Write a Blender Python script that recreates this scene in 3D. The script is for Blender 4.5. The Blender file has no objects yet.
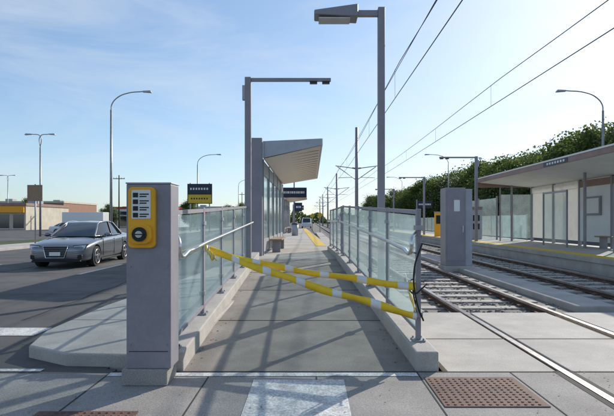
import bpy, bmesh, math, random
from mathutils import Vector, Matrix
random.seed(7)
S=bpy.context.scene
COL=S.collection
# ------------------------------------------------------------ materials
def mat(name,c1,c2=None,scale=4.0,rough=0.7,metal=0.0,bump=0.0,bscale=60.0,detail=6.0,fine=None,spec=0.4,coat=0.0,c3=None,streak=None):
    m=bpy.data.materials.new(name); m.use_nodes=True
    nt=m.node_tree; n=nt.nodes; l=nt.links
    b=n["Principled BSDF"]
    b.inputs["Roughness"].default_value=rough
    b.inputs["Metallic"].default_value=metal
    b.inputs["Specular IOR Level"].default_value=spec
    b.inputs["Coat Weight"].default_value=coat
    c1=(*c1,1)
    if c2 is None: c2=tuple(x*0.82 for x in c1[:3])
    c2=(*c2,1)
    tc=n.new("ShaderNodeTexCoord")
    mp=n.new("ShaderNodeMapping"); l.new(tc.outputs["Object"],mp.inputs["Vector"])
    if streak: mp.inputs["Scale"].default_value=streak
    no=n.new("ShaderNodeTexNoise"); no.inputs["Scale"].default_value=scale; no.inputs["Detail"].default_value=detail
    no.inputs["Roughness"].default_value=0.62
    l.new(mp.outputs["Vector"],no.inputs["Vector"])
    r=n.new("ShaderNodeValToRGB"); r.color_ramp.elements[0].position=0.35; r.color_ramp.elements[1].position=0.66
    r.color_ramp.elements[0].color=c2; r.color_ramp.elements[1].color=c1
    l.new(no.outputs["Fac"],r.inputs["Fac"])
    out=r.outputs["Color"]
    if fine:
        n2=n.new("ShaderNodeTexNoise"); n2.inputs["Scale"].default_value=fine[0]; n2.inputs["Detail"].default_value=3
        l.new(tc.outputs["Object"],n2.inputs["Vector"])
        r2=n.new("ShaderNodeValToRGB"); r2.color_ramp.elements[0].position=0.38; r2.color_ramp.elements[1].position=0.62
        a=fine[1]; r2.color_ramp.elements[0].color=(a,a,a,1); r2.color_ramp.elements[1].color=(1,1,1,1)
        l.new(n2.outputs["Fac"],r2.inputs["Fac"])
        mx=n.new("ShaderNodeMix"); mx.data_type='RGBA'; mx.blend_type='MULTIPLY'; mx.inputs[0].default_value=1
        l.new(out,mx.inputs[6]); l.new(r2.outputs["Color"],mx.inputs[7]); out=mx.outputs[2]
    if c3:
        n3=n.new("ShaderNodeTexNoise"); n3.inputs["Scale"].default_value=scale*0.28; n3.inputs["Detail"].default_value=8
        n3.inputs["Roughness"].default_value=0.7
        l.new(tc.outputs["Object"],n3.inputs["Vector"])
        r3=n.new("ShaderNodeValToRGB"); r3.color_ramp.elements[0].position=0.5; r3.color_ramp.elements[1].position=0.66
        r3.color_ramp.elements[0].color=(0,0,0,1); r3.color_ramp.elements[1].color=(.8,.8,.8,1)
        l.new(n3.outputs["Fac"],r3.inputs["Fac"])
        mx=n.new("ShaderNodeMix"); mx.data_type='RGBA'
        l.new(r3.outputs["Color"],mx.inputs[0]); l.new(out,mx.inputs[6]); mx.inputs[7].default_value=(*c3,1); out=mx.outputs[2]
    l.new(out,b.inputs["Base Color"])
    if bump:
        nb=n.new("ShaderNodeTexNoise"); nb.inputs["Scale"].default_value=bscale; nb.inputs["Detail"].default_value=4
        l.new(tc.outputs["Object"],nb.inputs["Vector"])
        bp=n.new("ShaderNodeBump"); bp.inputs["Strength"].default_value=bump; bp.inputs["Distance"].default_value=0.01
        l.new(nb.outputs["Fac"],bp.inputs["Height"]); l.new(bp.outputs["Normal"],b.inputs["Normal"])
    return m
def glassmat(name,tint,body,fac,rough=0.15,trans=.6):
    m=bpy.data.materials.new(name); m.use_nodes=True
    nt=m.node_tree; n=nt.nodes; l=nt.links
    for x in list(n):
        if x.type!='OUTPUT_MATERIAL': n.remove(x)
    o=[x for x in n if x.type=='OUTPUT_MATERIAL'][0]
    t=n.new("ShaderNodeBsdfTransparent"); t.inputs[0].default_value=(*tint,1)
    d=n.new("ShaderNodeBsdfDiffuse"); d.inputs[0].default_value=(*body,1)
    tr=n.new("ShaderNodeBsdfTranslucent"); tr.inputs[0].default_value=(*body,1)
    g=n.new("ShaderNodeBsdfGlossy"); g.inputs["Roughness"].default_value=rough; g.inputs[0].default_value=(.9,.9,.9,1)
    m0=n.new("ShaderNodeMixShader"); m0.inputs[0].default_value=trans; l.new(d.outputs[0],m0.inputs[1]); l.new(tr.outputs[0],m0.inputs[2])
    m1=n.new("ShaderNodeMixShader")
    tc=n.new("ShaderNodeTexCoord"); no=n.new("ShaderNodeTexNoise"); no.inputs["Scale"].default_value=2.5; no.inputs["Detail"].default_value=6
    l.new(tc.outputs["Object"],no.inputs["Vector"])
    mr=n.new("ShaderNodeMapRange"); mr.inputs[1].default_value=.3; mr.inputs[2].default_value=.7; mr.inputs[3].default_value=fac*.75; mr.inputs[4].default_value=min(1,fac*1.25)
    l.new(no.outputs["Fac"],mr.inputs[0]); l.new(mr.outputs[0],m1.inputs[0])
    l.new(t.outputs[0],m1.inputs[1]); l.new(m0.outputs[0],m1.inputs[2])
    lw=n.new("ShaderNodeLayerWeight"); lw.inputs[0].default_value=.5
    pw=n.new("ShaderNodeMath"); pw.operation='POWER'; l.new(lw.outputs["Facing"],pw.inputs[0]); pw.inputs[1].default_value=5
    ma=n.new("ShaderNodeMath"); ma.operation='MULTIPLY_ADD'; l.new(pw.outputs[0],ma.inputs[0]); ma.inputs[1].default_value=.55; ma.inputs[2].default_value=.035
    m2=n.new("ShaderNodeMixShader"); l.new(ma.outputs[0],m2.inputs[0]); l.new(m1.outputs[0],m2.inputs[1]); l.new(g.outputs[0],m2.inputs[2])
    l.new(m2.outputs[0],o.inputs[0])
    return m
M={}
M['asphalt']=mat('asphalt',(.13,.125,.122),(.09,.087,.086),.8,.85,bump=.5,bscale=150,fine=(140,.65),c3=(.16,.155,.15))
M['ramp']=mat('ramp_concrete',(.34,.305,.27),(.24,.215,.19),1.6,.85,bump=.4,bscale=140,fine=(110,.76),c3=(.39,.355,.32))
M['conc']=mat('concrete',(.54,.505,.46),(.42,.39,.355),2.0,.85,bump=.35,bscale=90,fine=(80,.82),c3=(.34,.32,.295))
M['concd']=mat('concrete_crosswalk',(.39,.365,.34),(.27,.255,.235),1.5,.85,bump=.35,bscale=90,fine=(90,.72),c3=(.23,.22,.21))
M['joint']=mat('joint',(.05,.048,.045),rough=.95)
M['paint']=mat('road_paint_and_sun_patch',(.82,.82,.80),(.56,.55,.53),7,.7,fine=(60,.6))
M['steel']=mat('painted_steel',(.31,.29,.32),(.26,.245,.27),2.2,.5,.1,fine=(30,.93))
M['steell']=mat('light_painted_steel',(.42,.43,.47),(.35,.36,.40),3,.45,.2)
M['stainless']=mat('stainless',(.70,.70,.70),(.6,.6,.6),8,.28,1.0)
M['dark']=mat('dark_metal',(.03,.03,.035),(.02,.02,.022),5,.5,.2)
M['galv']=mat('galvanised',(.38,.39,.40),(.28,.29,.30),6,.45,.5)
M['yellow']=mat('yellow_plastic',(.90,.45,.02),(.82,.38,.015),5,.45)
M['tapey']=mat('tape_yellow',(.92,.62,.03),(.84,.54,.02),9,.45)
M['tapew']=mat('tape_white',(.82,.82,.8),(.7,.7,.68),9,.5)
M['white']=mat('white_panel',(.82,.81,.79),(.74,.73,.71),1.2,.6)
M['cream']=glassmat('translucent_panel',(.9,.9,.85),(.93,.91,.86),.94,.4,.35)
M['wood']=mat('soffit_boards',(.80,.73,.64),(.70,.63,.54),3,.6,streak=(1,12,1))
M['bench']=mat('bench_wood',(.34,.23,.15),(.24,.16,.10),3,.6,streak=(12,1,1))
M['brown']=mat('brown_fascia',(.32,.20,.17),(.26,.16,.135),2,.5)
M['tactile']=mat('cast_iron_tactile',(.18,.10,.075),(.105,.062,.05),6,.8,.1,bump=.3)
M['tacy']=mat('tactile_yellow',(.75,.50,.05),(.6,.4,.04),6,.7)
M['ballast']=mat('ballast',(.36,.32,.29),(.16,.14,.125),24,.95,bump=1.0,bscale=30,fine=(38,.5))
M['bed']=mat('track_slab_concrete',(.30,.275,.25),(.18,.165,.15),1.4,.9,bump=.6,bscale=50,fine=(40,.65),c3=(.13,.115,.10))
M['tie']=mat('concrete_tie',(.46,.43,.39),(.35,.325,.295),5,.9,bump=.3)
M['rail']=mat('rail_steel',(.55,.52,.50),(.38,.33,.31),12,.3,.95)
M['rust']=mat('rail_web',(.14,.08,.06),(.09,.055,.04),12,.85)
M['rubber']=mat('rubber',(.025,.025,.027),(.018,.018,.02),6,.85)
M['bark']=mat('bark',(.10,.075,.055),(.06,.045,.035),8,.95,bump=.6)
M['grass']=mat('grass',(.09,.13,.035),(.06,.09,.03),3,.95,bump=.8,fine=(60,.5))
M['brick']=mat('brick',(.36,.20,.14),(.28,.16,.11),2,.85)
M['stucco']=mat('stucco',(.60,.54,.43),(.5,.45,.36),1,.85)
M['winglass']=mat('window_glass',(.04,.05,.06),(.03,.035,.04),1,.08,0,spec=.9)
M['blue']=mat('sign_dark_blue',(.02,.03,.06),(.015,.02,.05),3,.4)
M['black']=mat('black_plastic',(.015,.015,.016),rough=.5)
M['glass']=glassmat('railing_glass',(.93,.985,.98),(.74,.90,.91),.20,.12,.65)
M['clear']=glassmat('shelter_glass',(.93,.98,.98),(.7,.82,.84),.12)
M['carpaint']=mat('car_paint',(.20,.21,.235),(.18,.19,.215),.5,.28,.7,coat=1.0)
M['carglass']=mat('car_glass',(.018,.022,.025),(.014,.017,.02),1,.04,0,spec=1.0)
M['chrome']=mat('chrome',(.75,.75,.76),rough=.12,metal=1)
M['alloy']=mat('alloy_wheel',(.5,.5,.52),rough=.3,metal=.9)
M['lens']=mat('headlight_lens',(.75,.78,.8),(.5,.52,.55),20,.12,.2,spec=1,coat=1)
M['lamplens']=mat('lamp_lens',(.6,.6,.58),rough=.6)
M['red']=mat('red',(.5,.03,.02),rough=.4)
M['carwhite']=mat('white_car_paint',(.75,.75,.75),(.7,.7,.7),1,.25,coat=1)
M['carred']=mat('red_car_paint',(.35,.03,.03),(.3,.025,.025),1,.25,coat=1)
M['dryleaf']=mat('dry_leaf',(.22,.13,.05),(.12,.08,.03),30,.9)
# ------------------------------------------------------------ geometry helpers
def link(o,parent=None):
    COL.objects.link(o)
    if parent: o.parent=parent
    return o
def empty(name,loc=(0,0,0),rz=0):
    e=bpy.data.objects.new(name,None); e.location=loc; e.rotation_euler=(0,0,rz); COL.objects.link(e); e.empty_display_size=.2
    return e
def meshobj(name,verts,faces,mats,parent=None,fm=None,smooth=False,loc=None):
    me=bpy.data.meshes.new(name); me.from_pydata([tuple(v) for v in verts],[],faces)
    if not isinstance(mats,(list,tuple)): mats=[mats]
    for m in mats: me.materials.append(m)
    if fm:
        for p,i in zip(me.polygons,fm): p.material_index=i
    if smooth:
        for p in me.polygons: p.use_smooth=True
    bm=bmesh.new(); bm.from_mesh(me); bmesh.ops.recalc_face_normals(bm,faces=bm.faces[:]); bm.to_mesh(me); bm.free()
    o=bpy.data.objects.new(name,me)
    if loc: o.location=loc
    return link(o,parent)
HEX=[(0,3,2,1),(4,5,6,7),(0,1,5,4),(1,2,6,5),(2,3,7,6),(3,0,4,7)]
def hexa(name,pts,m,parent=None,bevel=0):
    o=meshobj(name,pts,HEX,m,parent)
    if bevel:
        b=o.modifiers.new('b','BEVEL'); b.width=bevel; b.segments=2; b.limit_method='ANGLE'
    return o
def box(name,x0,x1,y0,y1,z0,z1,m,parent=None,bevel=0):
    return hexa(name,[(x0,y0,z0),(x1,y0,z0),(x1,y1,z0),(x0,y1,z0),(x0,y0,z1),(x1,y0,z1),(x1,y1,z1),(x0,y1,z1)],m,parent,bevel)
def cyl(name,p0,p1,r0,m,parent=None,r1=None,seg=16,smooth=True):
    p0=Vector(p0);p1=Vector(p1); r1=r0 if r1 is None else r1
    d=(p1-p0).normalized(); a=d.orthogonal().normalized(); b=d.cross(a)
    v=[];f=[]
    for i in range(seg):
        t=2*math.pi*i/seg; v.append(p0+(a*math.cos(t)+b*math.sin(t))*r0)
    for i in range(seg):
        t=2*math.pi*i/seg; v.append(p1+(a*math.cos(t)+b*math.sin(t))*r1)
    for i in range(seg): f.append((i,(i+1)%seg,seg+(i+1)%seg,seg+i))
    f.append(tuple(range(seg-1,-1,-1))); f.append(tuple(range(seg,2*seg)))
    o=meshobj(name,v,f,m,parent)
    for p in o.data.polygons:
        if len(p.vertices)==4: p.use_smooth=smooth
    return o
def tube(name,pts,r,m,parent=None,smooth=True):
    c=bpy.data.curves.new(name,'CURVE'); c.dimensions='3D'; c.bevel_depth=r; c.bevel_resolution=4; c.use_fill_caps=True
    if smooth and len(pts)>2:
        s=c.splines.new('BEZIER'); s.bezier_points.add(len(pts)-1)
        for b,p in zip(s.bezier_points,pts):
            b.co=p; b.handle_left_type='AUTO'; b.handle_right_type='AUTO'
        s.resolution_u=8
    else:
        s=c.splines.new('POLY'); s.points.add(len(pts)-1)
        for b,p in zip(s.points,pts): b.co=(*p,1)
    c.materials.append(m)
    o=bpy.data.objects.new(name,c); return link(o,parent)
def prism(name,ys,xl,xr,zb,zt,m,parent=None,bevel=0):
    v=[];f=[]
    for y in ys: v+= [(xl(y),y,zb(y)),(xr(y),y,zb(y)),(xr(y),y,zt(y)),(xl(y),y,zt(y))]
    n=len(ys)
    for i in range(n-1):
        a=4*i;b=a+4
        for j in range(4): f.append((a+j,a+(j+1)%4,b+(j+1)%4,b+j))
    f.append((0,3,2,1)); e=4*(n-1); f.append((e,e+1,e+2,e+3))
    o=meshobj(name,v,f,m,parent)
    if bevel:
        b=o.modifiers.new('b','BEVEL'); b.width=bevel; b.segments=2; b.limit_method='ANGLE'; b.angle_limit=math.radians(50)
    return o
def poly(name,pts,z,m,parent=None):
    return meshobj(name,[(x,y,z) for x,y in pts],[tuple(range(len(pts)))],m,parent)
def slab(name,pts,z0,z1,m,parent=None,bevel=0):
    n=len(pts); v=[(x,y,z0) for x,y in pts]+[(x,y,z1) for x,y in pts]
    f=[tuple(range(n-1,-1,-1)),tuple(range(n,2*n))]+[(i,(i+1)%n,n+(i+1)%n,n+i) for i in range(n)]
    o=meshobj(name,v,f,m,parent)
    if bevel:
        b=o.modifiers.new('b','BEVEL'); b.width=bevel; b.segments=2; b.limit_method='ANGLE'
    return o
# ------------------------------------------------------------ world / light / camera
AZ=38.0; EL=27.0
w=bpy.data.worlds.new("World"); S.world=w; w.use_nodes=True
nt=w.node_tree; n=nt.nodes; l=nt.links
bg=n["Background"]; sky=n.new("ShaderNodeTexSky"); sky.sky_type='NISHITA'; sky.sun_disc=False
sky.sun_elevation=math.radians(EL); sky.sun_rotation=math.radians(AZ); sky.air_density=1.0; sky.dust_density=.6; sky.ozone_density=2.0
tc=n.new("ShaderNodeTexCoord")
mp=n.new("ShaderNodeMapping"); mp.inputs["Scale"].default_value=(1.0,1.3,4.5); mp.inputs["Rotation"].default_value=(0.12,0.25,0.5)
l.new(tc.outputs["Generated"],mp.inputs[0])
no=n.new("ShaderNodeTexNoise"); no.inputs["Scale"].default_value=1.9; no.inputs["Detail"].default_value=10; no.inputs["Roughness"].default_value=.6; no.inputs["Distortion"].default_value=.6
l.new(mp.outputs[0],no.inputs["Vector"])
cr=n.new("ShaderNodeValToRGB"); cr.color_ramp.elements[0].position=.42; cr.color_ramp.elements[0].color=(.05,.05,.05,1); cr.color_ramp.elements[1].position=.76; cr.color_ramp.elements[1].color=(.62,.62,.62,1)
l.new(no.outputs["Fac"],cr.inputs[0])
v1=n.new("ShaderNodeVectorMath"); v1.operation='MULTIPLY'; l.new(sky.outputs[0],v1.inputs[0]); v1.inputs[1].default_value=(1.14,1.30,1.46)
v2=n.new("ShaderNodeVectorMath"); v2.operation='MULTIPLY_ADD'; l.new(sky.outputs[0],v2.inputs[0]); v2.inputs[1].default_value=(.062,.062,.062); v2.inputs[2].default_value=(1,1,1)
v3=n.new("ShaderNodeVectorMath"); v3.operation='DIVIDE'; l.new(v1.outputs[0],v3.inputs[0]); l.new(v2.outputs[0],v3.inputs[1])
mx=n.new("ShaderNodeMix"); mx.data_type='RGBA'; l.new(cr.outputs[0],mx.inputs[0]); l.new(v3.outputs[0],mx.inputs[6]); mx.inputs[7].default_value=(5.4,5.8,6.3,1)
l.new(mx.outputs[2],bg.inputs[0]); bg.inputs[1].default_value=.145
sd=bpy.data.lights.new("sun","SUN"); sd.energy=5.0; sd.angle=math.radians(.53); sd.color=(1,.93,.83)
so=bpy.data.objects.new("sun",sd); COL.objects.link(so)
dirv=Vector((math.sin(math.radians(AZ))*math.cos(math.radians(EL)),math.cos(math.radians(AZ))*math.cos(math.radians(EL)),math.sin(math.radians(EL))))
so.rotation_euler=dirv.to_track_quat('Z','Y').to_euler(); so.location=dirv*60
cd=bpy.data.cameras.new("camera"); co=bpy.data.objects.new("camera",cd); COL.objects.link(co)
co.location=(0,0,1.45); co.rotation_euler=(math.radians(90),0,0)
cd.sensor_width=36; cd.lens=36*480/614; cd.shift_y=13/614; cd.shift_x=-4/614; cd.clip_end=3000; cd.clip_start=.05
S.camera=co
S.view_settings.view_transform='Standard'; S.view_settings.look='None'
# ------------------------------------------------------------ ground
GZ=-.16
poly("ground",[(-1500,-300),(1500,-300),(1500,2500),(-1500,2500)],GZ,M['asphalt'])
cx=lambda y:-.12-.03*(y-5)
rz=lambda y:max(0,min(1,(y-4.62)/9.4))*.35
slab("road",[(-15,4.7),(-15,400),(-2.0,400),(-2.0,4.7)],GZ-.1,0,M['asphalt'])
slab("intersection_road",[(-60,-30),(-60,4.7),(-1.9,4.7),(-1.9,4.62),(60,4.62),(60,-30)],GZ-.1,0.0,M['asphalt'])
poly("crosswalk_pavement",[(-1.9,3.28),(6,3.28),(6,4.6),(-1.9,4.6)],.004,M['concd'])
poly("crosswalk_pavement",[(-14,3.34),(-1.92,3.34),(-1.92,4.55),(-14,4.55)],.004,M['concd'])
e=empty("pavement_joints")
for x in (-.95,.05,1.01,1.9,2.9): box("joint",x-.006,x+.006,3.28,4.6,.005,.007,M['joint'],e)
for x in (-5,-8,-11): box("joint",x-.006,x+.006,3.34,4.55,.005,.007,M['joint'],e)
box("joint",-1.9,6,4.585,4.6,.005,.008,M['joint'],e)
e=empty("road_markings_and_sun_patch")
def pq(pts,z=.009): return poly("stripe_and_sun_patch",pts,z,M['paint'],e)
pq([(-.52,3.0),(.30,3.0),(.30,4.36),(-.52,4.36)])  # patch of sunlight on the concrete, painted in as a white bar
pq([(-1.9,3.06),(-.7,3.06),(-.7,3.16),(-1.9,3.16)],.005)
pq([(.55,3.12),(5.5,3.12),(5.5,3.24),(.55,3.24)],.005)
pq([(-1.9,4.46),(1.0,4.46),(1.0,4.56),(-1.9,4.56)])
pq([(-14,6.05),(-3.5,6.05),(-3.5,6.5),(-14,6.5)],.005)
pq([(-14,4.61),(-2.6,4.61),(-2.6,4.69),(-14,4.69)],.006)
for i in range(14):
    y=13+i*9; pq([(-6.35,y),(-6.23,y),(-6.23,y+3),(-6.35,y+3)],.005); pq([(-10.4,y),(-10.28,y),(-10.28,y+3),(-10.4,y+3)],.005)
def crack(x,y,dx,dy,n_,w_=.02):
    R=random.Random(int(abs(x*31+y*17))); v=[];f=[]
    for i in range(n_+1):
        px=x+dx*i/n_+R.uniform(-.06,.06); py=y+dy*i/n_+R.uniform(-.06,.06); q=w_*R.uniform(.5,1.2); v+=[(px-q,py-q*.5,.0035),(px+q,py+q*.5,.0035)]
    for i in range(n_): f.append((2*i,2*i+2,2*i+3,2*i+1))
    meshobj("sealed_crack",v,f,M['joint'],ck)
ck=empty("sealed_road_cracks")
crack(-4.2,7,-.8,24,40); crack(-8.9,6.8,.5,30,50,.03); crack(-12,9,8,.6,30); crack(-13,17,9.5,-.8,30); crack(-3.4,13,-9,.7,30); crack(-5,1,1.3,1.9,12,.012); crack(-1.5,2.2,3,.6,18,.012)
R=random.Random(21); v=[];f=[]
def leafat(x,y,z,q):
    a=R.uniform(0,6.28); k=len(v); c,s=math.cos(a)*q,math.sin(a)*q
    v.extend([(x-c,y-s,z),(x+s*.5,y-c*.5,z+q*R.uniform(0,.5)),(x+c,y+s,z+.002),(x-s*.5,y+c*.5,z+q*R.uniform(0,.4))]); f.append((k,k+1,k+2,k+3))
for i in range(420): leafat(R.uniform(-6,5),2.6+R.random()*2.0,.0125,R.uniform(.004,.014))
for i in range(160):
    y=R.uniform(4.8,13); s=R.choice((-1,1)); leafat(cx(y)+s*(1.10-abs(R.gauss(0,.07))),y,rz(y)+.008,R.uniform(.006,.02))
for i in range(200): leafat(-3.3-abs(R.gauss(0,.2)),R.uniform(5.5,14),.004,R.uniform(.006,.022))
meshobj("fallen_leaves",v,f,M['dryleaf'])
isl=[(-1.30,4.72),(-2.45,4.80),(-3.0,5.1),(-3.2,5.8),(-3.22,7.5),(-3.05,9.5),(-2.8,12.5),(-2.7,18),(-2.9,40),(-3.6,90),(-3.0,90),(-1.2,12)]
slab("median_kerb",isl,GZ,.13,M['conc'],bevel=.02)
e=empty("kerb_joints")
for y in (6.4,8.6,10.8,13): box("joint",-3.25,-1.46,y,y+.012,.128,.1315,M['joint'],e)
slab("sidewalk",[(-17.2,4.7),(-15.0,4.7),(-15.0,300),(-17.2,300)],GZ,.13,M['conc'],bevel=.02)
slab("grass_verge",[(-20,8),(-17.2,8),(-17.2,300),(-20,300)],GZ,.12,M['grass'])
slab("concrete_crossing",[(1.32,4.62),(2.36,4.62),(2.36,7.6),(1.32,7.6)],GZ-.05,0,M['conc'])
for a,b in ((2.52,3.72),(3.96,5.94),(6.12,7.3),(7.56,8.6),(8.6,20)):
    slab("concrete_crossing",[(a,4.62),(b,4.62),(b,7.6),(a,7.6)],GZ-.05,0,M['conc'],bevel=.008)
box("crossing_bed",1.32,8.6,4.62,7.6,-.2,-.06,M['rubber'])
e=empty("pavement_joints")
box("joint",4.892,4.908,4.62,7.6,.001,.004,M['joint'],e)
box("joint",1.32,8.6,5.894,5.906,.001,.004,M['joint'],e)
poly("track_slab",[(1.0,7.6),(8.4,7.6),(8.4,400),(-3,400)],-.12,M['bed'])
R=random.Random(3); v=[];f=[]
for i in range(3800):
    y=7.7+(R.random()**1.6)*22; x=R.choice((3.14,6.74))+R.gauss(0,.62); z=-.118
    if not 1.9<x<8.3: continue
    q=R.uniform(.012,.03)*(1+y*.02)
    k=len(v)
    for (a,b,c) in ((-1,-1,-.3),(1,-1,-.3),(1,1,-.3),(-1,1,-.3),(-.5,-.6,.8),(.6,-.5,.7),(.5,.6,.9),(-.6,.5,.6)):
        v.append((x+(a+R.uniform(-.3,.3))*q,y+(b+R.uniform(-.3,.3))*q,z+(c+R.uniform(-.2,.2))*q))
    f+=[tuple(k+a for a in q_) for q_ in HEX]
meshobj("ballast_stones",v,f,M['ballast'])
for cxk in (3.14,6.74):
    t=empty("railway_track")
    v=[];f=[]
    for i in range(150):
        y=7.95+i*.68; k=len(v); q=1.2
        v+=[(cxk-q,y-.14,-.2),(cxk+q,y-.14,-.2),(cxk+q,y+.14,-.2),(cxk-q,y+.14,-.2),(cxk-q,y-.125,-.096),(cxk+q,y-.125,-.096),(cxk+q,y+.125,-.096),(cxk-q,y+.125,-.096)]
        f+=[tuple(k+a for a in q_) for q_ in HEX]
    meshobj("sleepers",v,f,M['tie'],t)
    v=[];f=[]
    for i in range(150):
        y=7.95+i*.68
        for s in (-.7175,.7175):
            for d in (-.11,.11):
                X=cxk+s+d; k=len(v)
                v+=[(X-.04,y-.06,-.0955),(X+.04,y-.06,-.0955),(X+.04,y+.06,-.0955),(X-.04,y+.06,-.0955),(X-.03,y-.05,-.055),(X+.03,y-.05,-.055),(X+.03,y+.05,-.055),(X-.03,y+.05,-.055)]
                f+=[tuple(k+a for a in q) for q in HEX]
    meshobj("rail_clips",v,f,M['rust'],t)
    for s in (-.7175,.7175):
        X=cxk+s
        box("rail_head",X-.035,X+.035,3.0,300,-.03,.012,M['rail'],t)
        box("rail_web",X-.012,X+.012,7.6,300,-.078,-.031,M['rust'],t)
        box("rail_foot",X-.065,X+.065,7.6,300,-.094,-.079,M['rust'],t)
        poly("flangeway",[(X-.10,3.0),(X+.10,3.0),(X+.10,4.62),(X-.10,4.62)],.0065,M['rubber'],t)
slab("track_divider_kerb",[(4.55,8.2),(5.25,8.2),(5.25,120),(4.55,120)],-.14,.0,M['conc'],bevel=.02)
slab("trackside_walkway",[(1.22,7.6),(1.80,7.6),(1.3,60),(.6,60),(.9,14)],-.15,.02,M['conc'],bevel=.01)
def tactile(x0,x1,y0,y1,z):
    v=[];f=[]
    def add(ps,fs):
        k=len(v); v.extend(ps); f.extend([tuple(k+a for a in q) for q in fs])
    add([(x0,y0,z),(x1,y0,z),(x1,y1,z),(x0,y1,z),(x0,y0,z+.006),(x1,y0,z+.006),(x1,y1,z+.006),(x0,y1,z+.006)],HEX)
    y=y0+.035
    while y<y1-.02:
        x=x0+.035
        while x<x1-.02:
            ps=[];r=.014
            for i in range(8): ps.append((x+r*math.cos(i*math.pi/4),y+r*math.sin(i*math.pi/4),z+.006))
            for i in range(8): ps.append((x+r*.6*math.cos(i*math.pi/4),y+r*.6*math.sin(i*math.pi/4),z+.012))
            add(ps,[(i,(i+1)%8,8+(i+1)%8,8+i) for i in range(8)]+[tuple(range(8,16))])
            x+=.055
        y+=.055
    return meshobj("tactile_paving",v,f,M['tactile'])
tactile(1.04,1.86,3.72,4.42,.006)
tactile(-2.05,-1.3,3.0,3.62,.010)
# ------------------------------------------------------------ ramp and platform
HW=1.12; KW=.22
ys=[4.62,5.5,6.5,7.5,8.5,9.5,10.5,11.5,12.5,13.3,14.02]
e=empty("access_ramp")
prism("surface",ys,lambda y:cx(y)-HW,lambda y:cx(y)+HW,lambda y:GZ-.1,lambda y:rz(y)+.005,M['ramp'],e)
for y in (6.6,8.9,11.2,13.6):
    prism("expansion_joint",[y,y+.018],lambda q:cx(q)-HW,lambda q:cx(q)+HW,lambda q:rz(q)+.0052,lambda q:rz(q)+.009,M['joint'],e)
prism("kerb_upstand_a",ys,lambda y:cx(y)-HW-KW,lambda y:cx(y)-HW,lambda y:GZ-.08,lambda y:rz(y)+.19,M['conc'],e,.015)
prism("kerb_upstand_b",ys,lambda y:cx(y)+HW,lambda y:cx(y)+HW+KW,lambda y:GZ-.08,lambda y:rz(y)+.19,M['conc'],e,.015)
pf=empty("station_platform")
yp=[14.02,20,30,45,70]
prism("deck",yp,lambda y:cx(y)-1.55,lambda y:cx(y)+HW+.28,lambda y:GZ-.1,lambda y:.35,M['conc'],pf)
prism("tactile_edge",[21,30,45,70],lambda y:cx(y)+HW-.30,lambda y:cx(y)+HW+.16,lambda y:.3505,lambda y:.362,M['tacy'],pf)
prism("kerb_under_fence",[14.03,18.2],lambda y:cx(y)+HW+.02,lambda y:cx(y)+HW+KW,lambda y:.352,lambda y:.5,M['conc'],pf)
for y in (16,19,22,25,28,31): prism("joint",[y,y+.015],lambda q:cx(q)-1.5,lambda q:cx(q)+HW-.32,lambda q:.3505,lambda q:.353,M['joint'],pf)
def railing(side,y_posts,zf,name="glass_railing",top=1.36):
    e=empty(name)
    X=lambda y:cx(y)+side*(HW+KW*.55)
    Xi=lambda y:cx(y)+side*(HW+KW*.55-.10)
    for i,y in enumerate(y_posts):
        z=zf(y)
        box("post",X(y)-.022,X(y)+.022,y-.04,y+.04,z+.012,z+top+.012,M['steel'],e,.006)
        box("base_plate",X(y)-.06,X(y)+.06,y-.08,y+.08,z,z+.014,M['galv'],e)
        for dx in (-.042,.042):
            for dy in (-.06,.06): cyl("anchor_bolt",(X(y)+dx,y+dy,z+.014),(X(y)+dx,y+dy,z+.032),.009,M['galv'],e,seg=6)
        for zz in (.25,1.15): box("glass_clamp",X(y)-.034,X(y)+.034,y-.065,y+.065,z+zz,z+zz+.05,M['galv'],e)
        cyl("handrail_bracket",(X(y),y,z+.90),(Xi(y),y,z+.93),.010,M['stainless'],e,seg=8)
    for a,b in zip(y_posts[:-1],y_posts[1:]):
        a1=a+.05;b1=b-.05; t=.007
        hexa("glass_panel",[(X(a1)-t,a1,zf(a1)+.13),(X(a1)+t,a1,zf(a1)+.13),(X(b1)+t,b1,zf(b1)+.13),(X(b1)-t,b1,zf(b1)+.13),
             (X(a1)-t,a1,zf(a1)+top-.06),(X(a1)+t,a1,zf(a1)+top-.06),(X(b1)+t,b1,zf(b1)+top-.06),(X(b1)-t,b1,zf(b1)+top-.06)],M['glass'],e)
        for zz,hh in ((top-.045,.045),(.085,.04)):
            a2=a+.041;b2=b-.041;t=.018
            hexa("frame_rail",[(X(a2)-t,a2,zf(a2)+zz),(X(a2)+t,a2,zf(a2)+zz),(X(b2)+t,b2,zf(b2)+zz),(X(b2)-t,b2,zf(b2)+zz),
             (X(a2)-t,a2,zf(a2)+zz+hh),(X(a2)+t,a2,zf(a2)+zz+hh),(X(b2)+t,b2,zf(b2)+zz+hh),(X(b2)-t,b2,zf(b2)+zz+hh)],M['steel'],e)
    y0,y1=y_posts[0],y_posts[-1]
    pts=[(X(y0)-side*.03,y0-.02,zf(y0)+1.12),(Xi(y0),y0-.16,zf(y0)+1.05),(Xi(y0),y0-.14,zf(y0)+.95),(Xi(y0+.25),y0+.25,zf(y0)+.945)]
    k=8
    for i in range(1,k+1):
        y=y0+.25+(y1-y0-.25)*i/k; pts.append((Xi(y),y,zf(y)+.945))
    tube("handrail",pts,.021,M['stainless'],e)
    return e
kz=lambda y:rz(y)+.19
railing(-1,[4.72,6.2,7.7,9.2,10.7,12.2],kz)
railing(1,[5.02,6.7,8.3,9.9,11.5,13.1],kz)
railing(1,[13.6,15.1,16.6,18.1],lambda y:.5)
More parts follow.
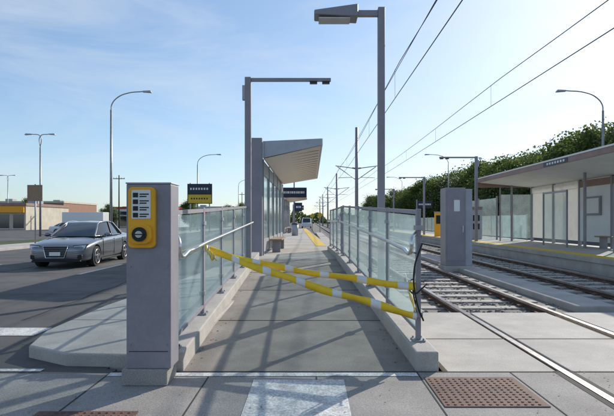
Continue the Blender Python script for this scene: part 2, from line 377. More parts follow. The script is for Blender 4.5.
# ------------------------------------------------------------ push button pillar
p=empty("pedestrian_button_pillar")
box("concrete_base",-1.66,-1.26,4.20,4.50,0.004,.15,M['concd'],p,.01)
box("column",-1.625,-1.232,4.22,4.47,.15,1.775,M['steel'],p,.008)
box("column_cap",-1.630,-1.227,4.215,4.475,1.776,1.79,M['steell'],p,.004)
box("access_door_seam",-1.60,-1.257,4.216,4.221,.30,.305,M['dark'],p)
for zz in (.36,1.05): 
    for xx in (-1.59,-1.267): cyl("screw",(xx,4.219,zz),(xx,4.212,zz),.008,M['galv'],p,seg=8)
def rounded(name,cxx,zc,ww,hh,y0,y1,m,par,r=.03):
    pts=[]
    for (sx,sz,a0) in ((1,1,0),(-1,1,90),(-1,-1,180),(1,-1,270)):
        for i in range(5):
            a=math.radians(a0+i*22.5); pts.append((cxx+sx*(ww/2-r)+r*math.cos(a),zc+sz*(hh/2-r)+r*math.sin(a)))
    n=len(pts); v=[(x,y0,z) for x,z in pts]+[(x,y1,z) for x,z in pts]
    o=meshobj(name,v,[tuple(range(n)),tuple(range(2*n-1,n-1,-1))]+[(i,(i+1)%n,n+(i+1)%n,n+i) for i in range(n)],m,par)
    if y1-y0>.03:
        b=o.modifiers.new('b','BEVEL'); b.width=.008; b.segments=2; b.limit_method='ANGLE'; b.angle_limit=math.radians(60)
    return o
xc=-1.475
rounded("signal_housing",xc,1.48,.235,.53,4.17,4.221,M['yellow'],p,.04)
rounded("instruction_plate",xc,1.595,.165,.25,4.164,4.171,M['tapew'],p,.01)
rounded("button_body",xc,1.335,.19,.17,4.13,4.172,M['yellow'],p,.06)
for i in range(4):
    z=1.695-i*.058
    box("pictogram",xc-.07,xc-.025,4.1615,4.1645,z-.04,z,M['black'],p)
    for j in range(2): box("instruction_text",xc-.012,xc+.068-.02*j,4.1615,4.1645,z-.017-.02*j,z-.007-.02*j,M['black'],p)
cyl("button_ring",(xc,4.13,1.335),(xc,4.112,1.335),.062,M['black'],p,seg=28)
cyl("button",(xc,4.112,1.335),(xc,4.098,1.335),.036,M['alloy'],p,seg=24,r1=.028)
box("arrow",xc-.045,xc+.045,4.0965,4.0985,1.33,1.34,M['black'],p)
# ------------------------------------------------------------ lamps
e=empty("street_lamp",(1.235,8.45,0))
box("post",-.06,.06,-.06,.06,.02,5.20,M['steel'],e,.01)
box("base_plate",-.14,.14,-.14,.14,.0,.03,M['galv'],e)
box("arm",-.42,-.061,-.04,.04,5.05,5.15,M['steel'],e,.005)
hexa("lamp_head",[(-1.18,-.17,5.03),(-.42,-.17,4.99),(-.42,.17,4.99),(-1.18,.17,5.03),(-1.18,-.13,5.12),(-.42,-.15,5.22),(-.42,.15,5.22),(-1.18,.13,5.12)],M['steel'],e,.02)
box("lamp_lens",-1.10,-.55,-.13,.13,4.965,4.992,M['lamplens'],e,.005)
box("handhole_cover",-.063,-.0605,-.04,.04,.5,.8,M['steell'],e)
def mast(x,y,z0,z1,arm=2.0,dx=1):
    e=empty("platform_light_mast",(x,y,0))
    box("post",-.075,.075,-.06,.06,z0,z1,M['steel'],e,.008)
    a0,a1=sorted((dx*.076,dx*arm))
    box("arm",a0,a1,-.035,.035,z1-.10,z1-.02,M['steel'],e,.004)
    for t in (arm-.12,arm-.42):
        box("light_head",dx*t-.09,dx*t+.09,-.07,.07,z1-.15,z1-.102,M['dark'],e,.006)
    box("side_box",-.105*dx-.03,-.105*dx+.03,-.05,.05,z1-.55,z1-.2,M['steell'],e)
mast(-1.52,11.6,.0,4.92)
mast(8.95,26,.35,4.95,2.0,-1); mast(8.95,38,.35,4.95,2.0,-1); mast(8.95,52,.35,4.95,2.0,-1)
mast(-1.95,30,.35,4.92); mast(-2.6,50,.35,4.92)
def cobra(x,y,h,dx=1,arm=2.6,name="street_lamp",double=False):
    e=empty(name,(x,y,0))
    cyl("pole",(0,0,GZ),(0,0,h-1.4),.11,M['galv'],e,r1=.07)
    for s in ((dx,-dx) if double else (dx,)):
        pts=[(0,0,h-1.45),(s*.05,0,h-1.0),(s*.5,0,h-.45),(s*1.3,0,h-.12),(s*arm,0,h)]
        if double: pts=[(0,0,h-1.45),(s*.02,0,h-.2),(s*.9,0,h)]
        tube("arm",pts,.042,M['galv'],e)
        ax=pts[-1][0]
        hexa("lamp_head",[(ax,-.10,h-.06),(ax+s*.7,-.16,h-.10),(ax+s*.7,.16,h-.10),(ax,.10,h-.06),(ax,-.06,h+.05),(ax+s*.6,-.09,h+.07),(ax+s*.6,.09,h+.07),(ax,.06,h+.05)],M['steell'],e,.02)
cobra(-15.2,36.5,11.3,1,2.4); cobra(-15.6,66,10.6); cobra(-16,106,10.6); cobra(-16.5,150,10.6)
cobra(-28.2,50,10.5,1,1,"parking_lot_lamp",True); cobra(-60,95,10.5,1,1,"parking_lot_lamp",True)
cobra(20.5,33.7,10.6,-1); cobra(18.9,66,10.6,-1); cobra(19,100,10.6,-1)
# ------------------------------------------------------------ caution tape
e=empty("caution_tape")
def tape(p0,p1,sag,wid,phase,tw):
    n=72; v=[];f=[];fm=[]
    p0=Vector(p0);p1=Vector(p1)
    for i in range(n+1):
        t=i/n; p=p0.lerp(p1,t); p.z-=sag*4*t*(1-t)
        p.z+=.008*math.sin(t*17+phase); p.y+=.02*math.sin(t*9+phase)
        a=tw*math.sin(t*5+phase)+.25*math.sin(t*31+phase)
        up=Vector((0.0,math.sin(a),math.cos(a)))
        ww=wid*(1+.10*math.sin(t*23+phase*2))
        v+=[p-up*ww/2,p+Vector((0,-.012,0)),p+up*ww/2]
    for i in range(n):
        k=1 if (i+int(phase*3))%12<3 else 0
        f.append((3*i,3*i+3,3*i+4,3*i+1)); f.append((3*i+1,3*i+4,3*i+5,3*i+2)); fm+=[k,k]
    o=meshobj("tape_band",v,f,[M['tapey'],M['tapew']],e,fm,True)
    s=o.modifiers.new('s','SOLIDIFY'); s.thickness=.004
tape((-1.36,6.15,1.10),(1.09,4.95,.47),.035,.088,0.4,.35)
tape((-1.36,6.2,1.07),(1.09,5.02,.77),.05,.078,1.7,.5)
tape((1.09,4.94,.47),(1.12,5.7,.80),.01,.07,2.2,.3)
tape((-1.36,6.12,1.14),(-1.16,5.9,.98),.02,.10,0,1.0)
tube("strap",[(1.15,4.96,1.22),(1.06,4.93,.95),(1.09,4.93,.6),(1.16,4.95,.42)],.009,M['black'],e)
tube("strap",[(1.16,5.06,1.30),(1.10,5.1,.9),(1.08,5.05,.66),(1.15,5.02,.44)],.008,M['black'],e)
tube("strap",[(1.20,4.97,.80),(1.14,4.92,.76),(1.07,4.95,.70),(1.04,5.1,.78),(1.12,5.2,.82),(1.20,5.1,.8)],.008,M['black'],e)
# ------------------------------------------------------------ platform shelter (left)
def shelter(y0,y1,xl,xr,z0,name="platform_shelter"):
    e=empty(name)
    box("end_column",xl-.36,xl+.02,y0-.1,y0+.16,z0+.003,z0+3.72,M['steel'],e,.01)
    nb=5; dy=(y1-y0-.2)/nb
    for i in range(nb+1):
        y=y0+.2+i*dy
        box("wall_post",xl-.05,xl+.05,y-.05,y+.05,z0+.003,z0+3.08,M['steel'],e)
    for i in range(nb):
        a=y0+.25+i*dy+.002; b=y0+.15+(i+1)*dy-.002
        box("wall_lower_panel",xl-.03,xl+.03,a,b,z0+.1,z0+.5,M['steell'],e)
        box("wall_glass",xl-.008,xl+.008,a,b,z0+.51,z0+2.6,M['glass'],e)
        box("wall_upper_panel",xl-.03,xl+.03,a,b,z0+2.61,z0+3.05,M['steell'],e)
    zt=z0+3.63; xa=xl-.05
    fb=lambda x:z0+3.10+.33*(x-xa)/(xr-xa)
    ra=[(xa,y0-.0),(xr,y0-.5),(xr,y1+.4),(xa,y1)]
    v=[(x,y,fb(x)) for x,y in ra]+[(x,y,zt) for x,y in ra]
    v[0]=(xa+.09,y0,fb(xa)); v[4]=(xa+.09,y0,zt)
    meshobj("roof",v,HEX,M['steell'],e)
    v=[(x+(-.03 if x>xl+1 else .13),y+(.06 if y<(y0+y1)/2 else -.06),fb(x)-.012) for x,y in ra]
    meshobj("soffit_boards",v,[(0,1,2,3)],M['wood'],e)
    box("roof_edge_fascia",xr+.003,xr+.03,y0-.5,y1+.4,z0+3.44,zt-.004,M['white'],e)
    nseg=16
    for i in range(1,nseg):
        y=y0-.25+(y1-y0)*i/nseg
        x0,x1=xl+.1,xr-.08
        hexa("soffit_groove",[(x0,y,fb(x0)-.022),(x1,y,fb(x1)-.022),(x1,y+.03,fb(x1)-.022),(x0,y+.03,fb(x0)-.022),(x0,y,fb(x0)-.013),(x1,y,fb(x1)-.013),(x1,y+.03,fb(x1)-.013),(x0,y+.03,fb(x0)-.013)],M['brown'],e)
    box("bench_seat",xl+.12,xl+.55,y0+1.5,y0+4.2,z0+.42,z0+.47,M['bench'],e,.01)
    for q in (1.7,4.0): box("bench_leg",xl+.2,xl+.48,y0+q-.03,y0+q+.03,z0+.003,z0+.419,M['steel'],e)
    return e
shelter(15.2,26,-1.56,.33,.35)
shelter(42,52,-2.35,-.45,.35)
def hung_sign(x0,x1,y,z0,z1,base,name="station_sign"):
    e=empty(name)
    box("post",x0-.09,x0-.002,y-.04,y+.04,base,z1+.12,M['steel'],e)
    box("sign_panel",x0,x1,y-.05,y+.05,z0,z1,M['blue'],e,.01)
    xx=x0+.12
    while xx<x1-.15:
        ww=random.uniform(.05,.13); box("lettering",xx,xx+ww,y-.054,y-.051,z0+(z1-z0)*.40,z0+(z1-z0)*.62,M['white'],e); xx+=ww+.04
hung_sign(-1.72,-.25,28,2.82,3.40,.35)
hung_sign(-2.2,-.9,60,2.82,3.40,.35)
hung_sign(-1.3,-.7,38,2.2,2.9,.35,"information_sign")
hung_sign(9.3,10.6,42,2.6,3.2,.35)
def bin_(x,y,z):
    e=empty("litter_bin",(x,y,z))
    cyl("body",(0,0,.003),(0,0,.85),.24,M['steell'],e,r1=.26); cyl("rim",(0,0,.851),(0,0,.93),.28,M['dark'],e,r1=.22)
bin_(-1.2,36,.35)
for x,y in ((.2,74),(1.2,64),(8.1,78)):
    e=empty("warning_sign",(x,y,0)); cyl("post",(0,0,-.1),(0,0,2.6),.04,M['galv'],e,seg=8)
    hexa("diamond",[(0,-.05,1.9),(.38,-.05,2.28),(.38,-.03,2.28),(0,-.03,1.9),(-.38,-.05,2.28),(0,-.05,2.66),(0,-.03,2.66),(-.38,-.03,2.28)],M['tacy'],e)
e=empty("platform_fence")
for i in range(24):
    y=27+i*1.8; X=cx(y)-1.48
    box("post",X-.03,X+.03,y-.03,y+.03,.35,1.62,M['steel'],e)
    if i<23:
        y2=y+1.8; X2=cx(y2)-1.48
        hexa("panel",[(X-.008,y+.04,.45),(X+.008,y+.04,.45),(X2+.008,y2-.04,.45),(X2-.008,y2-.04,.45),(X-.008,y+.04,1.55),(X+.008,y+.04,1.55),(X2+.008,y2-.04,1.55),(X2-.008,y2-.04,1.55)],M['glass'],e)
# ------------------------------------------------------------ cabinet between tracks
e=empty("signal_cabinet")
box("plinth",4.10,5.04,14.8,15.5,-.12,.06,M['conc'],e,.01)
box("body",4.16,4.78,14.85,15.45,.06,2.48,M['steel'],e,.012)
box("side_body",4.785,5.0,14.88,15.42,.06,2.44,M['steell'],e,.01)
box("door",4.21,4.73,14.835,14.849,.22,2.36,M['steel'],e,.004)
box("door_handle",4.68,4.70,14.80,14.834,1.1,1.3,M['stainless'],e)
box("notice",4.42,4.60,14.828,14.834,1.75,2.1,M['white'],e)
# ------------------------------------------------------------ right platform & shelter
p2=empty("station_platform")
box("deck",8.55,12.6,12.5,75,-.2,.35,M['conc'],p2)
box("tactile_edge",8.6,9.2,12.52,74.9,.351,.362,M['tacy'],p2)
box("deck_lip",8.50,8.549,12.5,75,.2,.34,M['conc'],p2)
e=empty("platform_shelter")
xr0,xr1=9.25,12.4; ya,yb=11.5,26.6
hexa("roof",[(xr0,ya,3.58),(xr1,ya,3.30),(xr1,yb,3.30),(xr0,yb,3.58),(xr0,ya,3.72),(xr1,ya,3.45),(xr1,yb,3.45),(xr0,yb,3.72)],M['steell'],e)
box("fascia",xr0-.05,xr0-.003,ya,yb,3.56,3.75,M['brown'],e)
box("fascia_cap",xr0-.07,xr0+.03,ya,yb,3.752,3.81,M['white'],e)
box("end_fascia",xr0-.05,xr1,yb+.003,yb+.05,3.30,3.78,M['brown'],e)
hexa("soffit",[(xr0+.05,ya+.05,3.560),(xr1,ya+.05,3.28),(xr1,yb-.05,3.28),(xr0+.05,yb-.05,3.560),(xr0+.05,ya+.05,3.572),(xr1,ya+.05,3.292),(xr1,yb-.05,3.292),(xr0+.05,yb-.05,3.572)],M['white'],e)
for i in range(7):
    y=12.3+i*2.35
    box("back_post",12.1,12.22,y-.06,y+.06,.353,3.29,M['steel'],e)
    if i in (0,3,6): box("front_post",11.0,11.08,y-.05,y+.05,.353,3.40,M['steel'],e)
for i in range(6):
    y=12.36+i*2.35
    mm=M[['clear','clear','clear','white','cream','cream'][i]]
    th=.01 if i!=3 else .04
    box("back_panel",12.16-th,12.16+th,y+.003,y+2.225,.55,2.95,mm,e)
    box("back_panel_head",12.12,12.2,y+.003,y+2.225,2.953,3.25,M['cream'] if i>3 else M['brown'],e)
for a in (14.8,19.9):
    box("screen_post",10.58,10.64,a-.03,a+.03,.353,2.75,M['steel'],e); box("screen_post_b",10.58,10.64,a+1.97,a+2.03,.353,2.75,M['steel'],e)
    box("screen_glass",10.60,10.615,a+.04,a+1.96,.5,2.65,M['clear'],e); box("screen_head",10.585,10.635,a+.031,a+1.969,2.66,2.74,M['steell'],e)
box("end_glass",10.43,12.09,26.39,26.41,.5,2.9,M['clear'],e)
box("end_glass_frame",10.38,10.428,26.36,26.44,.353,3.3,M['steel'],e)
box("end_glass",11.09,12.09,14.6,14.62,.5,2.9,M['clear'],e)
box("notice_case",12.05,12.115,20.0,21.2,1.7,2.5,M['steel'],e)
box("notice_sheet",12.04,12.049,20.1,21.1,1.78,2.42,M['white'],e)
box("name_board",9.19,9.198,17.2,19.0,3.575,3.735,M['blue'],e)
for i in range(7): box("name_letter",9.184,9.189,17.4+i*.2,17.52+i*.2,3.62,3.70,M['white'],e)
box("bench_seat",11.5,11.9,17.0,19.5,.80,.85,M['bench'],e,.01)
for q in (17.3,19.2): box("bench_leg",11.55,11.85,q-.03,q+.03,.353,.799,M['steel'],e)
e=empty("glass_railing")
for i in range(22):
    y=27.4+i*1.8
    box("post",12.3,12.36,y-.03,y+.03,.35,1.85,M['steel'],e)
    box("glass_panel",12.32,12.335,y+.04,y+1.76,.45,1.8,M['glass'],e)
e=empty("wind_screen")
for i,y in enumerate((28,31,)):
    box("post",10.8,10.88,y-.04,y+.04,.35,2.9,M['steel'],e); box("glass",10.83,10.845,y+.05,y+2.9,.5,2.8,M['clear'],e)
e=empty("information_pillar",(8.98,34,.35))
box("body",-.22,.22,-.12,.12,.003,1.7,M['yellow'],e,.02); box("screen",-.15,.15,-.128,-.121,.9,1.5,M['black'],e); box("cap",-.24,.24,-.14,.14,1.701,1.76,M['steell'],e)
e=empty("ticket_machine",(9.9,29,.35))
box("body",-.35,.35,-.25,.25,.003,1.8,M['steell'],e,.03); box("screen",-.2,.2,-.258,-.251,1.1,1.45,M['black'],e); box("slot_panel",-.2,.2,-.258,-.251,.6,.95,M['dark'],e); box("header",-.36,.36,-.27,.26,1.801,1.95,M['brown'],e)
slab("road",[(12.8,6),(12.8,400),(21.5,400),(21.5,6)],GZ-.1,.0,M['asphalt'])
slab("grass_verge",[(21.6,4.7),(21.6,400),(60,400),(60,4.7)],GZ-.1,.12,M['grass'])
# ------------------------------------------------------------ catenary
e=empty("overhead_wires")
def wire(x0,z,r,y0=-15,y1=240,sag=0):
    pts=[]
    sp=32.0
    y=y0
    while y<=y1:
        ph=((y-18)%sp)/sp; pts.append((x0-(0.012*max(0,y-40)),y,z-sag*4*ph*(1-ph))); y+=4
    tube("wire",pts,r,M['dark'],e,False)
wire(3.15,6.05,.013); wire(3.15,7.15,.012,sag=.3); wire(3.0,6.75,.010)
wire(6.75,5.75,.013); wire(6.75,6.55,.012,sag=.12)
for X,zc,zm,sg in ((3.15,6.05,7.15,.3),(6.75,5.75,6.55,.12)):
    y=-14
    while y<120:
        ph=((y-18)%32)/32; xx=X-.012*max(0,y-40)
        cyl("dropper",(xx,y,zc),(xx,y,zm-sg*4*ph*(1-ph)),.005,M['dark'],e,seg=5); y+=8
def catpole(x,y,h):
    e=empty("catenary_pole",(x,y,0))
    cyl("pole",(0,0,-.15),(0,0,h),.19,M['steel'],e,r1=.15)
    for s in (-1,1):
        cyl("cantilever",(0,0,6.9),(s*2.2,0,7.2),.045,M['galv'],e,seg=8)
        cyl("stay",(0,0,5.7),(s*2.0,0,7.1),.04,M['galv'],e,seg=8)
        cyl("registration_arm",(s*.4,0,6.0),(s*1.9,0,5.95),.03,M['galv'],e,seg=8)
        cyl("insulator",(s*.16,0,6.93),(s*.45,0,6.97),.08,M['brown'],e,seg=10)
catpole(4.75,50,11.2); catpole(4.4,82,9.6); catpole(4.0,114,9.6); catpole(3.6,146,9.6); catpole(3.3,178,9.6)
catpole(-3.2,92,9)
# ------------------------------------------------------------ signs on left
e=empty("traffic_sign",(-15.3,26.6,0))
cyl("post",(0,.04,GZ),(0,.04,3.5),.04,M['galv'],e)
box("sign_plate",-.42,.42,-.01,.0,2.55,3.45,M['brown'],e); box("sign_face",-.36,.36,-.014,-.011,2.62,3.38,M['bench'],e)
e=empty("road_sign",(-13.9,60,0))
cyl("post",(-1.2,.06,GZ),(-1.2,.06,6.2),.08,M['galv'],e); cyl("post_b",(1.2,.06,GZ),(1.2,.06,6.2),.08,M['galv'],e)
box("panel",-1.55,1.55,-.03,.0,3.6,6.1,M['dark'],e); box("upper_face",-1.45,1.45,-.036,-.031,4.9,6.0,M['blue'],e); box("lower_face",-1.45,1.45,-.036,-.031,3.7,4.75,M['tacy'],e)
for i in range(7): box("text",-1.2+i*.34,-1.0+i*.34,-.04,-.037,5.35,5.6,M['white'],e); box("text",-1.1+i*.32,-.92+i*.32,-.04,-.037,4.15,4.35,M['black'],e)
# ------------------------------------------------------------ background buildings
def building(name,x0,x1,y0,y1,h,wall,trim,nw=6,wz=(.9,2.6),sign=None):
    e=empty(name,((x0+x1)/2,y0,GZ)); W=(x1-x0)/2; D=y1-y0
    box("walls",-W,W,0,D,0,h,wall,e)
    box("parapet",-W-.15,W+.15,-.15,D+.15,h+.003,h+.5,trim,e)
    bw=2*W/nw
    for i in range(nw):
        a=-W+i*bw+bw*.14
        box("window",a,a+bw*.72,-.05,-.003,wz[0],wz[1],M['winglass'],e); box("sill",a-.08,a+bw*.72+.08,-.14,-.003,wz[0]-.12,wz[0]-.003,M['white'],e)
        if sign: box("shop_sign",a,a+bw*.6,-.2,-.003,wz[1]+.35,wz[1]+1.15,M[sign[i%len(sign)]],e)
    for i in range(2):
        y=D*.3+i*D*.35; box("rooftop_unit",-W*.4+i*W*.7,-W*.4+i*W*.7+2,y,y+2,h+.503,h+1.4,M['galv'],e)
    return e
b=building("shop_building",-66,-50.5,85,100,4.3,M['stucco'],M['brown'],6,(.3,2.8))
box("shop_sign_band",-7.6,7.6,-.4,-.16,3.1,4.2,M['yellow'],b)
building("commercial_building",-50,-34,118,135,4.6,M['white'],M['red'],6,(.3,2.8),['red','blue','tacy'])
building("commercial_building",-58,-26,148,168,5.6,M['stucco'],M['galv'],12,(.4,3.2),['blue','red','carwhite','tacy'])
building("brick_building",-95,-67,130,150,6.5,M['brick'],M['stucco'],9,(.4,3.0),['carwhite','red'])
building("commercial_building",-24,-10,210,230,6,M['brick'],M['white'],6)
for x,y,h in ((-40,100,11),(-31,128,11),(-23,160,11)):
    e=empty("utility_pole",(x,y,0)); cyl("pole",(0,0,GZ),(0,0,h),.16,M['bark'],e,r1=.1); box("crossarm",-1.2,1.2,-.06,.06,h-.8,h-.65,M['bark'],e)
    for q in (-1.1,-.5,.5,1.1): cyl("insulator",(q,0,h-.649),(q,0,h-.45),.05,M['galv'],e,seg=8)
e=empty("truck_trailer",(-40,84,0))
box("body",-3.6,3.6,0,2.5,.8,3.0,M['carwhite'],e,.05); box("chassis",-3.5,3.5,.4,2.1,.55,.79,M['dark'],e)
for x in (-2.8,-1.8,2.5): cyl("wheel",(x,-.01,.3),(x,.3,.3),.46,M['rubber'],e)
e=empty("pylon_sign",(-52,78,0)); box("post_a",-.9,-.6,0,.3,GZ,6,M['galv'],e); box("post_b",.6,.9,0,.3,GZ,6,M['galv'],e); box("board",-1.2,1.2,-.1,.4,3.0,6.2,M['red'],e,.05); box("face",-1.1,1.1,-.112,-.101,3.2,4.6,M['white'],e)
# ------------------------------------------------------------ cars
def wheelset(e,ypos,hw,R):
    for y in ypos:
        for s in (-1,1):
            xo=s*hw; xi=s*(hw-.22)
            cyl("tyre",(xi,y,R),(xo,y,R),R,M['rubber'],e,seg=32)
            cyl("rim",(xo+s*.001,y,R),(xo+s*.006,y,R),R*.70,M['dark'],e,seg=28)
            for k in range(5):
                a=k*2*math.pi/5+.3
                d=Vector((0,math.cos(a),math.sin(a))); t=Vector((0,-math.sin(a),math.cos(a)))
                c=Vector((xo+s*.008,y,R)); q=[c+d*.03-t*.035,c+d*R*.68-t*.03,c+d*R*.68+t*.03,c+d*.03+t*.035]
                q2=[p+Vector((s*.014,0,0)) for p in q]
                hexa("spoke",q+q2,M['alloy'],e)
            tor=[(xo+s*.012,y+R*.69*math.cos(i*math.pi/12),R+R*.69*math.sin(i*math.pi/12)) for i in range(25)]
            tube("rim_lip",tor,.014,M['alloy'],e,False)
            cyl("hub",(xo+s*.01,y,R),(xo+s*.03,y,R),.05,M['alloy'],e,seg=12)
def sedan(loc,rot,paint):
    e=empty("sedan_car",loc,rot)
    st=[(0.00,.60,.30,.56,.62),(.06,.74,.24,.62,.69),(.20,.85,.20,.68,.76),(.50,.895,.18,.745,.84),(.9,.905,.18,.80,.905),(1.3,.91,.18,.85,.955),(1.7,.912,.18,.88,.97),
        (2.5,.915,.18,.90,.98),(3.3,.913,.18,.92,1.0),(3.9,.905,.18,.93,1.03),(4.3,.885,.2,.925,1.045),(4.55,.84,.24,.90,1.03),(4.66,.76,.3,.84,.97),(4.70,.62,.36,.76,.86)]
    def sec(w,zb,bz,tz):
        h=bz-zb
        r=[(0,zb),(w*.80,zb),(w*.95,zb+h*.07),(w*.985,zb+h*.22),(w*1.0,zb+h*.45),(w*.995,zb+h*.70),(w*1.0,zb+h*.86),(w*.965,bz),(w*.86,bz+(tz-bz)*.55),(w*.5,tz-.005),(0,tz)]
        return r+[(-x,z) for x,z in r[-2:0:-1]]
    v=[];f=[];n=None
    for y,w_,zb,bz,tz in st:
        r=sec(w_,zb,bz,tz); n=len(r); v+=[(x,y,z) for x,z in r]
    for i in range(len(st)-1):
        for j in range(n): f.append((i*n+j,i*n+(j+1)%n,(i+1)*n+(j+1)%n,(i+1)*n+j))
    f.append(tuple(range(n-1,-1,-1))); f.append(tuple((len(st)-1)*n+j for j in range(n)))
    tmp=meshobj("tmp",v,f,paint)
    ss=tmp.modifiers.new('s','SUBSURF'); ss.levels=2; ss.render_levels=2
    cut=[]
    for y in (.88,3.68):
        for s in (-1,1):
            c=cyl("cut",(s*.60,y,.33),(s*1.2,y,.33),.375,M['rubber'],None,seg=40); cut.append(c)
            b=tmp.modifiers.new('b','BOOLEAN'); b.object=c; b.operation='DIFFERENCE'; b.solver='EXACT'
    bpy.context.view_layer.update()
    dg=bpy.context.evaluated_depsgraph_get()
    me=bpy.data.meshes.new_from_object(tmp.evaluated_get(dg))
    for o in [tmp]+cut: bpy.data.objects.remove(o)
    body=bpy.data.objects.new("body",me); link(body,e)
    for p in me.polygons: p.use_smooth=True
    try: me.set_sharp_from_angle(angle=math.radians(35))
    except Exception: pass
    B=[(1.22,.70,.945),(1.55,.79,.955),(2.5,.80,.965),(3.45,.79,.985),(4.08,.66,1.02)]
    T=[(2.02,.53,1.385),(2.25,.565,1.415),(2.75,.575,1.435),(3.15,.56,1.405),(3.42,.52,1.355)]
    v=[];
    for y,w_,z in B: v+=[(-w_,y,z),(w_,y,z)]
    for y,w_,z in T: v+=[(-w_,y,z),(w_,y,z)]
    for y,w_,z in T: v+=[(0,y,z+.02)]
    f=[];fm=[]
    for i in range(4):
        f.append((2*i,2*i+2,10+2*i+2,10+2*i)); fm.append(1)
        f.append((2*i+1,2*i+3,10+2*i+3,10+2*i+1)); fm.append(1)
        f.append((10+2*i,10+2*i+2,21+i,20+i)); fm.append(0)
        f.append((10+2*i+1,10+2*i+3,21+i,20+i)); fm.append(0)
    k=len(v); v+=[(0,1.10,.955),(0,4.18,1.03)]
    f+=[(0,10,20,k),(1,11,20,k)]; fm+=[1,1]
    f+=[(8,18,24,k+1),(9,19,24,k+1)]; fm+=[1,1]
    g=meshobj("greenhouse",v,f,[paint,M['carglass']],e,fm,True)
    try: g.data.set_sharp_from_angle(angle=math.radians(28))
    except Exception: pass
    def V(i): return Vector(v[i])
    for s in (0,1):
        tube("a_pillar",[V(0+s),(V(0+s)+V(10+s))/2+Vector((0,0,.012)),V(10+s),V(12+s),V(14+s),V(16+s),V(18+s),V(8+s)],.028,paint,e)
        tube("window_trim",[V(0+s)+Vector((0,0,.01)),V(2+s),V(4+s),V(6+s),V(8+s)],.012,M['chrome'],e)
        tube("b_pillar",[V(4+s),V(14+s)],.035,M['black'],e,False)
        tube("c_pillar",[V(6+s)+Vector((0,.15,0)),V(16+s)+Vector((0,.1,0))],.04,paint,e,False)
        sg=-1 if s==0 else 1
        m=bpy.data.meshes.new("mirror"); bm=bmesh.new(); bmesh.ops.create_uvsphere(bm,u_segments=14,v_segments=8,radius=1); bm.to_mesh(m); bm.free()
        for p in m.polygons: p.use_smooth=True
        m.materials.append(paint); o=link(bpy.data.objects.new("door_mirror",m),e); o.scale=(.11,.07,.07); o.location=(sg*.98,1.62,1.0)
        cyl("mirror_arm",(sg*.80,1.64,.95),(sg*.93,1.62,.98),.02,paint,e,seg=8)
        for yy in (2.05,3.0): box("door_handle",min(sg*.905,sg*.93),max(sg*.905,sg*.93),yy+.3,yy+.5,.77,.795,M['chrome'],e,.005)
        for yy in (1.42,2.48,3.42): box("door_seam",min(sg*.905,sg*.9165),max(sg*.905,sg*.9165),yy,yy+.01,.30,.86,M['black'],e)
        box("sill_trim",min(sg*.86,sg*.9),max(sg*.86,sg*.9),1.3,3.25,.17,.23,M['black'],e,.01)
        hexa("headlight",[(sg*.50,.02,.585),(sg*.80,.135,.60),(sg*.80,.30,.60),(sg*.50,.2,.585),(sg*.50,.075,.69),(sg*.835,.185,.715),(sg*.835,.36,.72),(sg*.50,.22,.70)],M['lens'],e,.01)
        hexa("headlight_surround",[(sg*.49,.03,.57),(sg*.81,.145,.585),(sg*.81,.30,.585),(sg*.49,.2,.57),(sg*.49,.075,.705),(sg*.845,.2,.73),(sg*.845,.36,.735),(sg*.49,.22,.715)],M['black'],e)
        box("fog_intake",min(sg*.50,sg*.76),max(sg*.50,sg*.76),.03,.2,.30,.42,M['black'],e,.02)
        box("wheelarch_liner",min(sg*.5,sg*.70),max(sg*.5,sg*.70),.52,1.24,.2,.66,M['black'],e)
    wheelset(e,(.88,3.68),.90,.325)
    hexa("grille",[(-.27,-.035,.33),(.27,-.035,.33),(.27,.1,.33),(-.27,.1,.33),(-.36,.0,.69),(.36,.0,.69),(.36,.15,.69),(-.36,.15,.69)],M['black'],e,.02)
    tube("grille_frame",[(-.27,-.035,.335),(.27,-.035,.335),(.36,.0,.685),(-.36,.0,.685),(-.27,-.035,.335)],.012,M['chrome'],e,False)
    for i in range(5):
        z=.40+i*.055; box("grille_bar",-.29-i*.012,.29+i*.012,-.035+i*.006,-.025+i*.008,z,z+.008,M['steel'],e)
    box("licence_plate",-.16,.16,-.055,-.045,.40,.51,M['white'],e)
    box("bumper_lip",-.72,.72,.02,.18,.20,.26,M['black'],e,.02)
    return e
sedan((-7.72,14.5,0),math.radians(4),M['carpaint'])
sedan((-42,62,GZ),math.radians(80),M['carred'])
sedan((-26.5,58,GZ),math.radians(95),M['carwhite'])
sedan((-8.8,85,0),0,M['carwhite'])
e=empty("white_van",(-.9,96,0))
hexa("body",[(-.95,0,.35),(.95,0,.35),(.95,4.5,.35),(-.95,4.5,.35),(-.95,0,1.0),(.95,0,1.0),(.95,4.5,2.0),(-.95,4.5,2.0)],M['carwhite'],e,.08)
hexa("cab",[(-.92,.7,1.0),(.92,.7,1.0),(.92,4.45,1.0),(-.92,4.45,1.0),(-.8,1.5,2.1),(.8,1.5,2.1),(.8,4.4,2.1),(-.8,4.4,2.1)],M['carwhite'],e,.06)
hexa("windshield",[(-.8,.75,1.08),(.8,.75,1.08),(.8,.8,1.08),(-.8,.8,1.08),(-.7,1.40,1.98),(.7,1.40,1.98),(.7,1.45,1.98),(-.7,1.45,1.98)],M['carglass'],e)
for s in (-1,1):
    for y in (.9,3.6): cyl("wheel",(s*.75,y,.34),(s*.97,y,.34),.34,M['rubber'],e)
    box("headlamp",s*.7-.12,s*.7+.12,-.02,.0,.75,.9,M['lens'],e)
